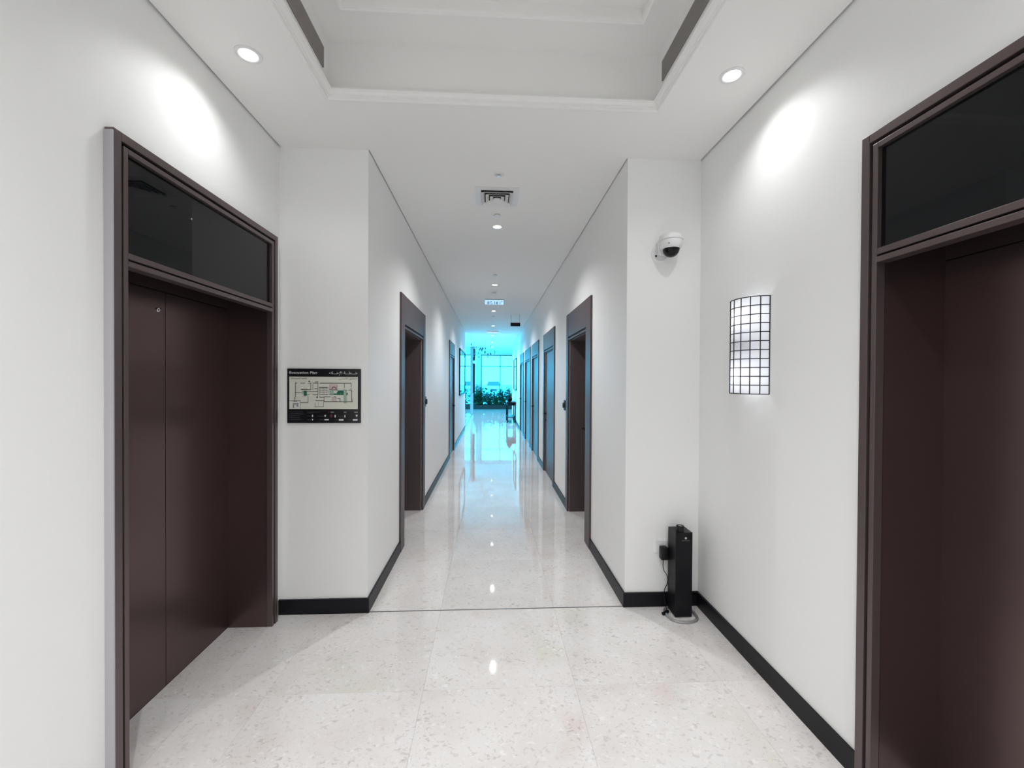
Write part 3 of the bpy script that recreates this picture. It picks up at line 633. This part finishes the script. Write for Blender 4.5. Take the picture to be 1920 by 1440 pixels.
# hanging leaf mobile
mb = thing('hanging_mobile', 'airy mobile of small dark leaves hung from the ceiling near the far window', 'mobile', (-0.4, 19, H))
rnd = random.Random(3)
for i in range(22):
    a = i/22; x = -1.0+1.25*a+rnd.uniform(-0.1, 0.1) if i % 3 else rnd.uniform(-0.75, 0.3); x = max(-0.72, x); y = rnd.uniform(15.5, 18.6); zl = rnd.uniform(2.62, 3.05)
    bm = bmesh.new(); tube(bm, [(x, y, zl), (x, y, H)], 0.0025, 4); wr = mk('wire', bm, 'grey_metal', mb)
    bm = bmesh.new(); an = rnd.uniform(0, PI); r = rnd.uniform(0.035, 0.07)
    P = [(0, 1), (0.55, 0.3), (0.5, -0.3), (0, -1), (-0.5, -0.3), (-0.55, 0.3)]
    for tz in (-0.003, 0.003): pass
    F = [bm.verts.new((x+math.cos(an)*u*r-math.sin(an)*0.004, y+math.sin(an)*u*r+math.cos(an)*0.004, zl-r+v*r)) for u, v in P]; Bk = [bm.verts.new((x+math.cos(an)*u*r+math.sin(an)*0.004, y+math.sin(an)*u*r-math.cos(an)*0.004, zl-r+v*r)) for u, v in P]
    bm.faces.new(F); bm.faces.new(Bk[::-1])
    for k in range(6): bm.faces.new((F[k], Bk[k], Bk[(k+1) % 6], F[(k+1) % 6]))
    mk('leaf', bm, 'mullion', mb)

# door call plates by the recessed doors
def reader(label, xw, s, y, z):
    t = thing('door_reader', label, 'card reader', (xw, y, z-0.05), 'card readers beside the recessed doors')
    X = lambda q: xw-s*q
    bm = bmesh.new(); box(bm, X(0), X(0.012), y-0.045, y+0.045, z-0.065, z+0.065, bev=0.004); mk('back_box', bm, 'black', t)
    bm = bmesh.new(); lathe(bm, [(0, X(0.012)-xw), (0.036, X(0.012)-xw), (0.034, X(0.03)-xw), (0, X(0.034)-xw)], 24, (xw, y, z), 'X'); mk('face', bm, 'black_soft', t, smooth=True)
reader('small black card reader beyond the recessed door on the left corridor wall', XL, -1, 5.49, 1.34)
reader('small black card reader beyond the recessed door on the right corridor wall', XR, 1, 5.43, 1.30)

# ------------------------------------------------------------------ wall sconce
SY, SR, SZ0, SZ1 = 2.335, 0.135, 1.552, 2.085
st = thing('wall_sconce', 'half-round white wall lamp with a black square lattice on the right wall', 'wall lamp', (LR, SY, SZ0))
def arc(r, k, n): a = PI*k/n; return (LR-0.88*r*math.sin(a), SY+r*math.cos(a))
bm = bmesh.new(); n = 32; lo, hi = [], []
for k in range(n+1):
    x, y = arc(SR-0.004, k, n); lo.append(bm.verts.new((x-0.001 if 0 < k < n else x-0.001, y, SZ0+0.003))); hi.append(bm.verts.new((x-0.001, y, SZ1-0.003)))
for k in range(n): bm.faces.new((lo[k], lo[k+1], hi[k+1], hi[k]))
for f in bm.faces: f.smooth = True
tag(mk('shade', bm, 'shade', st), 'frosted white diffuser')
for k in range(9):
    x, y = arc(SR, k*n//8, n); bm = bmesh.new(); tube(bm, [(x-0.002, y, SZ0), (x-0.002, y, SZ1)], 0.0027, 6); mk('upright_bar', bm, 'black', st)
for j in range(12):
    z = SZ0+(SZ1-SZ0)*j/11; bm = bmesh.new(); tube(bm, [(arc(SR, k, n)[0]-0.002, arc(SR, k, n)[1], z) for k in range(n+1)], 0.0027, 6); mk('hoop_bar', bm, 'black', st)
bm = bmesh.new(); box(bm, LR-0.012, LR, SY-0.05, SY+0.05, 1.70, 1.94, bev=0.003); mk('back_plate', bm, 'white_plastic', st)
bm = bmesh.new(); box(bm, LR-0.095, LR-0.012, SY-0.075, SY+0.075, 1.792, 1.848, bev=0.006); mk('bulb_carrier', bm, 'white_plastic', st)
for z in (1.655, 1.985):
    bm = bmesh.new(); lathe(bm, [(0, -0.012), (0.016, -0.012), (0.016, 0.012), (0, 0.012)], 16, (LR-0.05, SY, 1.825+(z-1.825)*0.60)); mk('lamp_holder', bm, 'white_plastic', st, smooth=True)
    bm = bmesh.new(); lathe(bm, [(0, -0.028), (0.014, -0.024), (0.024, -0.008), (0.024, 0.006), (0.014, 0.024), (0, 0.03)], 20, (LR-0.05, SY, z)); mk('bulb', bm, 'bulb', st, smooth=True)
    ld = bpy.data.lights.new('sconce_glow', 'POINT'); ld.energy = SCONCE_W; ld.shadow_soft_size = 0.026; ld.color = (0.92, 0.95, 1.0)
    lo_ = bpy.data.objects.new('sconce_glow', ld); COL.objects.link(lo_); lo_.parent = st; lo_.location = (-0.078, 0, z-SZ0)

# ------------------------------------------------------------------ security camera
CX, CY = 1.246, 2.868
ca = thing('security_camera', 'white dome security camera with dark lens bubble on the right end wall', 'camera', (CX, D, 2.50))
bm = bmesh.new(); lathe(bm, [(0, 0), (0.062, 0), (0.062, -0.010), (0.055, -0.018), (0, -0.018)], 32, (1.205, D, 2.529), 'Y'); pl_ = mk('wall_plate', bm, 'white_plastic', ca, smooth=True)
bm = bmesh.new(); lathe(bm, [(0, 0), (0.007, 0), (0.007, -0.004), (0, -0.004)], 14, (1.17, D-0.018, 2.509), 'Y'); mk('screw', bm, 'black', pl_)
bm = bmesh.new(); box(bm, 1.175, 1.265, CY, D-0.012, 2.574, 2.619, bev=0.012); box(bm, 1.18, 1.235, D-0.045, D-0.014, 2.509, 2.604, bev=0.012); mk('arm', bm, 'white_plastic', ca, smooth=True)
bm = bmesh.new(); lathe(bm, [(0, 2.636), (0.066, 2.634), (0.078, 2.624), (0.080, 2.614), (0.080, 2.596), (0.077, 2.592), (0, 2.592)], 40, (CX, CY, 0)); mk('mount_cap', bm, 'white_plastic', ca, smooth=True)
bm = bmesh.new(); lathe(bm, [(0, 2.592), (0.074, 2.591), (0.076, 2.586), (0.075, 2.562), (0.066, 2.542), (0.060, 2.536), (0, 2.536)], 40, (CX, CY, 0)); bd = mk('housing', bm, 'white_plastic', ca, smooth=True)
bm = bmesh.new(); lathe(bm, [(0, 2.540)] + [(0.056*math.cos(a), 2.536-0.056*math.sin(a)) for a in [PI/2*k/10 for k in range(11)]], 32, (CX, CY, 0)); tag(mk('lens_bubble', bm, 'black_glass', ca, smooth=True), 'dark glossy dome')
bm = bmesh.new(); lathe(bm, [(0, 0), (0.006, 0), (0.006, -0.003), (0, -0.003)], 12, (1.205, CY-0.060, 2.559), 'Y'); mk('screw', bm, 'ink_grey', bd)

# ------------------------------------------------------------------ tower scent diffuser, outlet, adapter
td = thing('tower_diffuser', 'slim black tower scent diffuser standing on the floor in the right corner', 'diffuser', (1.325, 2.86, 0))
bm = bmesh.new(); box(bm, 1.266, 1.384, 2.80, 2.925, 0.008, 0.586, bev=0.003); tb = mk('body', bm, 'black', td)
bm = bmesh.new(); box(bm, 1.300, 1.350, 2.797, 2.80, 0.03, 0.50, bev=0.001); bm.free()
bm = bmesh.new(); lathe(bm, [(0, 0.586), (0.027, 0.586), (0.027, 0.618), (0.024, 0.624), (0.014, 0.624), (0.013, 0.621), (0, 0.621)], 28, (1.312, 2.835, 0)); mk('top_nozzle', bm, 'black_soft', td, smooth=True)
bm = bmesh.new(); lathe(bm, [(0, 0.621), (0.012, 0.621), (0.012, 0.6225), (0, 0.6225)], 20, (1.312, 2.835, 0)); mk('nozzle_disc', bm, 'grey_metal', td)
bm = bmesh.new()
for k in range(6):
    a = PI*k/6; c, s_ = math.cos(a), math.sin(a); q = 0.0075
    vv = [bm.verts.new((1.336+c*u-s_*v, 2.7994, 0.548+s_*u+c*v)) for u, v in ((-q, -0.0014), (q, -0.0014), (q, 0.0014), (-q, 0.0014))]; bm.faces.new(vv)
tag(mk('emblem', bm, 'ink_white', tb), 'small white star-shaped emblem')
bm = bmesh.new()
for k in range(11):
    x = 1.308+k*0.0052; vv = [bm.verts.new(p) for p in ((x, 2.7994, 0.5295), (x+0.0036, 2.7994, 0.5295), (x+0.0036, 2.7994, 0.5325), (x, 2.7994, 0.5325))]; bm.faces.new(vv)
mk('print_line', bm, 'ink_grey', tb)
bm = bmesh.new(); pts = []
for k in range(40):
    a = 2*PI*k/40; ex = 3.0
    ca_, sa_ = math.cos(a), math.sin(a)
    pts.append((1.320+0.100*math.copysign(abs(ca_)**0.8, ca_), 2.835+0.098*math.copysign(abs(sa_)**0.8, sa_), 0.008))
tube(bm, pts, 0.0095, 8, close=True); tag(mk('foot_ring', bm, 'grey_metal', td, smooth=True), 'grey metal foot hoop')
bm = bmesh.new(); box(bm, 1.285, 1.365, 2.815, 2.91, 0.0, 0.008); mk('foot_plate', bm, 'grey_metal', td)
so = thing('wall_socket', 'white wall socket plate left of the tower diffuser', 'socket', (1.225, D, 0.38))
bm = bmesh.new(); box(bm, 1.185, 1.272, D-0.010, D, 0.385, 0.478, bev=0.003); mk('socket_plate', bm, 'white_plastic', so)
bm = bmesh.new(); box(bm, 1.192, 1.214, D-0.013, D-0.010, 0.415, 0.450, bev=0.001); mk('rocker', bm, 'white_plastic', so)
ad = thing('power_adapter', 'black plug-in power adapter with a dangling lead in the wall socket', 'adapter', (1.24, D-0.013, 0.35))
bm = bmesh.new(); box(bm, 1.212, 1.262, D-0.062, D-0.0101, 0.352, 0.442, bev=0.007); mk('adapter_body', bm, 'black_soft', ad, smooth=True)
bm = bmesh.new(); tube(bm, spline([(1.234, D-0.04, 0.353), (1.231, D-0.04, 0.31), (1.236, D-0.04, 0.275), (1.256, D-0.04, 0.245), (1.266, D-0.04, 0.215), (1.262, D-0.04, 0.175), (1.248, D-0.035, 0.14), (1.243, D-0.03, 0.09), (1.250, D-0.045, 0.03), (1.245, D-0.07, 0.005), (1.20, 2.865, 0.004), (1.225, 2.853, 0.012)], 6), 0.0028, 6); mk('lead', bm, 'black_soft', ad, smooth=True)
bm = bmesh.new(); tube(bm, [(1.196, 2.835, 0.012), (1.214, 2.848, 0.012), (1.216, 2.850, 0.012), (1.245, 2.868, 0.012)], [0.010, 0.010, 0.0115, 0.0115], 12); mk('connector', bm, 'black', ad, smooth=True)

# ------------------------------------------------------------------ evacuation sign
BX0, BX1, BZ0, BZ1 = -1.391, -0.896, 1.319, 1.693
ev = thing('evacuation_sign', 'black framed evacuation plan sign on the left end wall', 'sign', ((BX0+BX1)/2, D, BZ0))
yb_ = D-0.012
bm = bmesh.new(); box(bm, BX0, BX1, yb_, D, BZ0, BZ1, bev=0.0015); mk('sign_board', bm, 'sign_black', ev)
U = lambda c: BX0+(c-105)/1665*(BX1-BX0)
V = lambda c: BZ1-(c-122)/1233*(BZ1-BZ0)
def prints(name, mat, lift, rects, parent):
    bm = bmesh.new()
    for x0, y0, x1, y1 in rects:
        yy = yb_-lift; bm.faces.new([bm.verts.new(p) for p in ((U(x0), yy, V(y1)), (U(x1), yy, V(y1)), (U(x1), yy, V(y0)), (U(x0), yy, V(y0)))])
    o = mk(name, bm, mat, parent); return o
bm = bmesh.new(); box(bm, U(155), U(1705), yb_-0.0008, yb_, V(1035), V(305)); sh = mk('plan_sheet', bm, 'sheet', ev)
hl = lambda y, x0, x1, w=13: (x0, y-w/2, x1, y+w/2)
vl = lambda x, y0, y1, w=11: (x-w/2, y0, x+w/2, y1)
lines = [hl(450,285,340),hl(450,405,510),hl(450,575,655),hl(450,685,805),hl(450,840,1560,16),hl(598,420,640),hl(665,285,430),hl(890,410,585),hl(845,745,940),hl(868,930,1592,16),hl(712,680,800),hl(712,1060,1180),
  hl(600,1060,1240,15),hl(602,1380,1465),hl(602,1495,1560),hl(770,840,935),hl(757,940,1092),hl(757,1160,1205),hl(640,550,800,11),hl(712,555,620),hl(575,720,790),hl(420,740,800),hl(798,1240,1300),hl(848,160,405,8),
  vl(295,450,770,13),vl(280,770,835,14),vl(640,450,600),vl(690,450,600,8),vl(800,410,740,12),vl(752,415,460,8),vl(1555,450,602),vl(1568,602,870,13),vl(1590,790,870,10),vl(1400,450,560),vl(1235,480,592,8),vl(1065,480,592,7),
  vl(942,757,870),vl(1120,757,868,8),vl(1210,757,868,8),vl(1305,790,868),vl(580,740,895),vl(735,890,1000,8),vl(925,870,985,9),vl(810,870,960,6),vl(403,845,1030,7),vl(845,740,775),hl(985,730,930,8),
  (590,395,622,425),(770,750,800,790),(1450,665,1475,715),hl(545,840,1020,18),hl(705,840,1030,14),vl(840,530,700,8),vl(1030,530,700,8)]
prints('plan_lines', 'ink', 0.0016, lines, sh)
for nm, mt, lf, rs in (('route_green', 'green', 0.0014, [(480,622,552,735),(1230,640,1385,718),(1165,680,1230,715),(1260,620,1380,645)]),
    ('route_pale', 'pale_green', 0.0012, [(435,620,480,700),(1385,620,1455,905),(1240,598,1385,640),(1060,620,1165,700)]), ('room_pink', 'pink', 0.0011, [(1070,470,1230,590),(1130,765,1205,860),(430,570,560,600),(440,735,540,760)])):
    for r_ in rs: prints(nm, mt, lf, [r_], sh)
prints('inset_map', 'ink_white', 0.0010, [(205,845,400,1030)], sh)
prints('lift_core', 'ink_grey', 0.0013, [(850+i*34, 565+j*40, 872+i*34, 592+j*40) for i in range(5) for j in range(3)] + [(225,840,400,1030)][:0] + [(235,905,365,935),(235,940,265,1010),(320,940,360,985),(250,850,330,870)], sh)
bm = bmesh.new(); yy = yb_-0.0017
for k in range(10):
    a0, a1 = PI*k/10, PI*(k+1)/10; q = [(1165+55*math.cos(a0), 580-55*math.sin(a0)), (1165+55*math.cos(a1), 580-55*math.sin(a1)), (1165+34*math.cos(a1), 580-34*math.sin(a1)), (1165+34*math.cos(a0), 580-34*math.sin(a0))]
    bm.faces.new([bm.verts.new((U(x), yy, V(y))) for x, y in q])
mk('stair_arc', bm, 'plum', sh)
prints('legend_icons', 'ink_white', 0.0005, [(665,1168,692,1215),(668,1258,690,1292),(948,1172,985,1190),(955,1190,975,1212),(1178,1168,1205,1225),(1400,1172,1425,1225),(1660,1165,1700,1192),(1672,1192,1688,1215),(950,1265,1045,1290),(1275,1265,1380,1300),(1595,1265,1700,1300)], ev)
prints('legend_red', 'red', 0.0005, [(1085,1165,1120,1225),(1040,1090,1060,1115)], ev)
prints('legend_text', 'ink_grey', 0.0006, [(1085,1095,1165,1118),(1385,1095,1445,1118),(1625,1095,1702,1118)] , ev)
dim = []
for r_, (xa, xb) in enumerate(((160,470),(160,480),(160,400),(160,395),(160,420))):
    dim.append((xa, 1095+r_*44, xb, 1107+r_*44))
for xa, xb, yv in ((560,840,1100),(560,700,1120),(560,640,1190),(780,930,1190),(560,640,1275),(840,940,1275),(1060,1160,1190),(1250,1370,1190),(1490,1590,1275),(1180,1260,1275)): dim.append((xa, yv, xb, yv+11))
prints('legend_small_text', 'ink_dim', 0.0005, dim, ev)
def letters(name, body, x, z, size, mat, parent, right=False, width=None):
    cu = bpy.data.curves.new(name, 'FONT'); cu.body = body; cu.size = size; cu.align_x = 'RIGHT' if right else 'LEFT'
    tmp = bpy.data.objects.new(name+'_tmp', cu); COL.objects.link(tmp)
    dg = bpy.context.evaluated_depsgraph_get(); me = bpy.data.meshes.new_from_object(tmp.evaluated_get(dg)); bpy.data.objects.remove(tmp); bpy.data.curves.remove(cu)
    xs_ = [v.co.x for v in me.vertices]; k = width/(max(xs_)-min(xs_)) if width and xs_ else 1.0
    yy = yb_-0.0018; bm = bmesh.new(); bm.from_mesh(me); bpy.data.meshes.remove(me)
    for v in bm.verts: v.co = Vector((x+v.co.x*k, yy, z+v.co.y))
    o = mk(name, bm, mat, parent); return o
letters('heading', 'Evacuation Plan', U(152), V(243), 0.0265, 'ink_white', ev, width=U(772)-U(152))
letters('floor_name', 'Ground Level', U(198), V(358), 0.0155, 'ink', sh, width=U(548)-U(198))
AR1 = '\uFEA7\u0640\u0640\u0640\uFEC4\u0640\u0640\u0640\uFE94 \uFE8D\uFEF9\uFEA7\u0640\u0640\u0640\uFEFC\uFE80'
AR2 = '\uFE8D\uFEDF\uFEC4\uFE8E\uFE91\uFED6 \uFE8D\uFEF7\uFEAD\uFEBF\uFEF2'
letters('arabic_heading', AR1[::-1], U(1702), V(243), 0.0265, 'ink_white', ev, True, width=U(1702)-U(1055))
letters('arabic_floor_name', AR2[::-1], U(1695), V(360), 0.0155, 'ink', sh, True, width=U(1695)-U(1280))
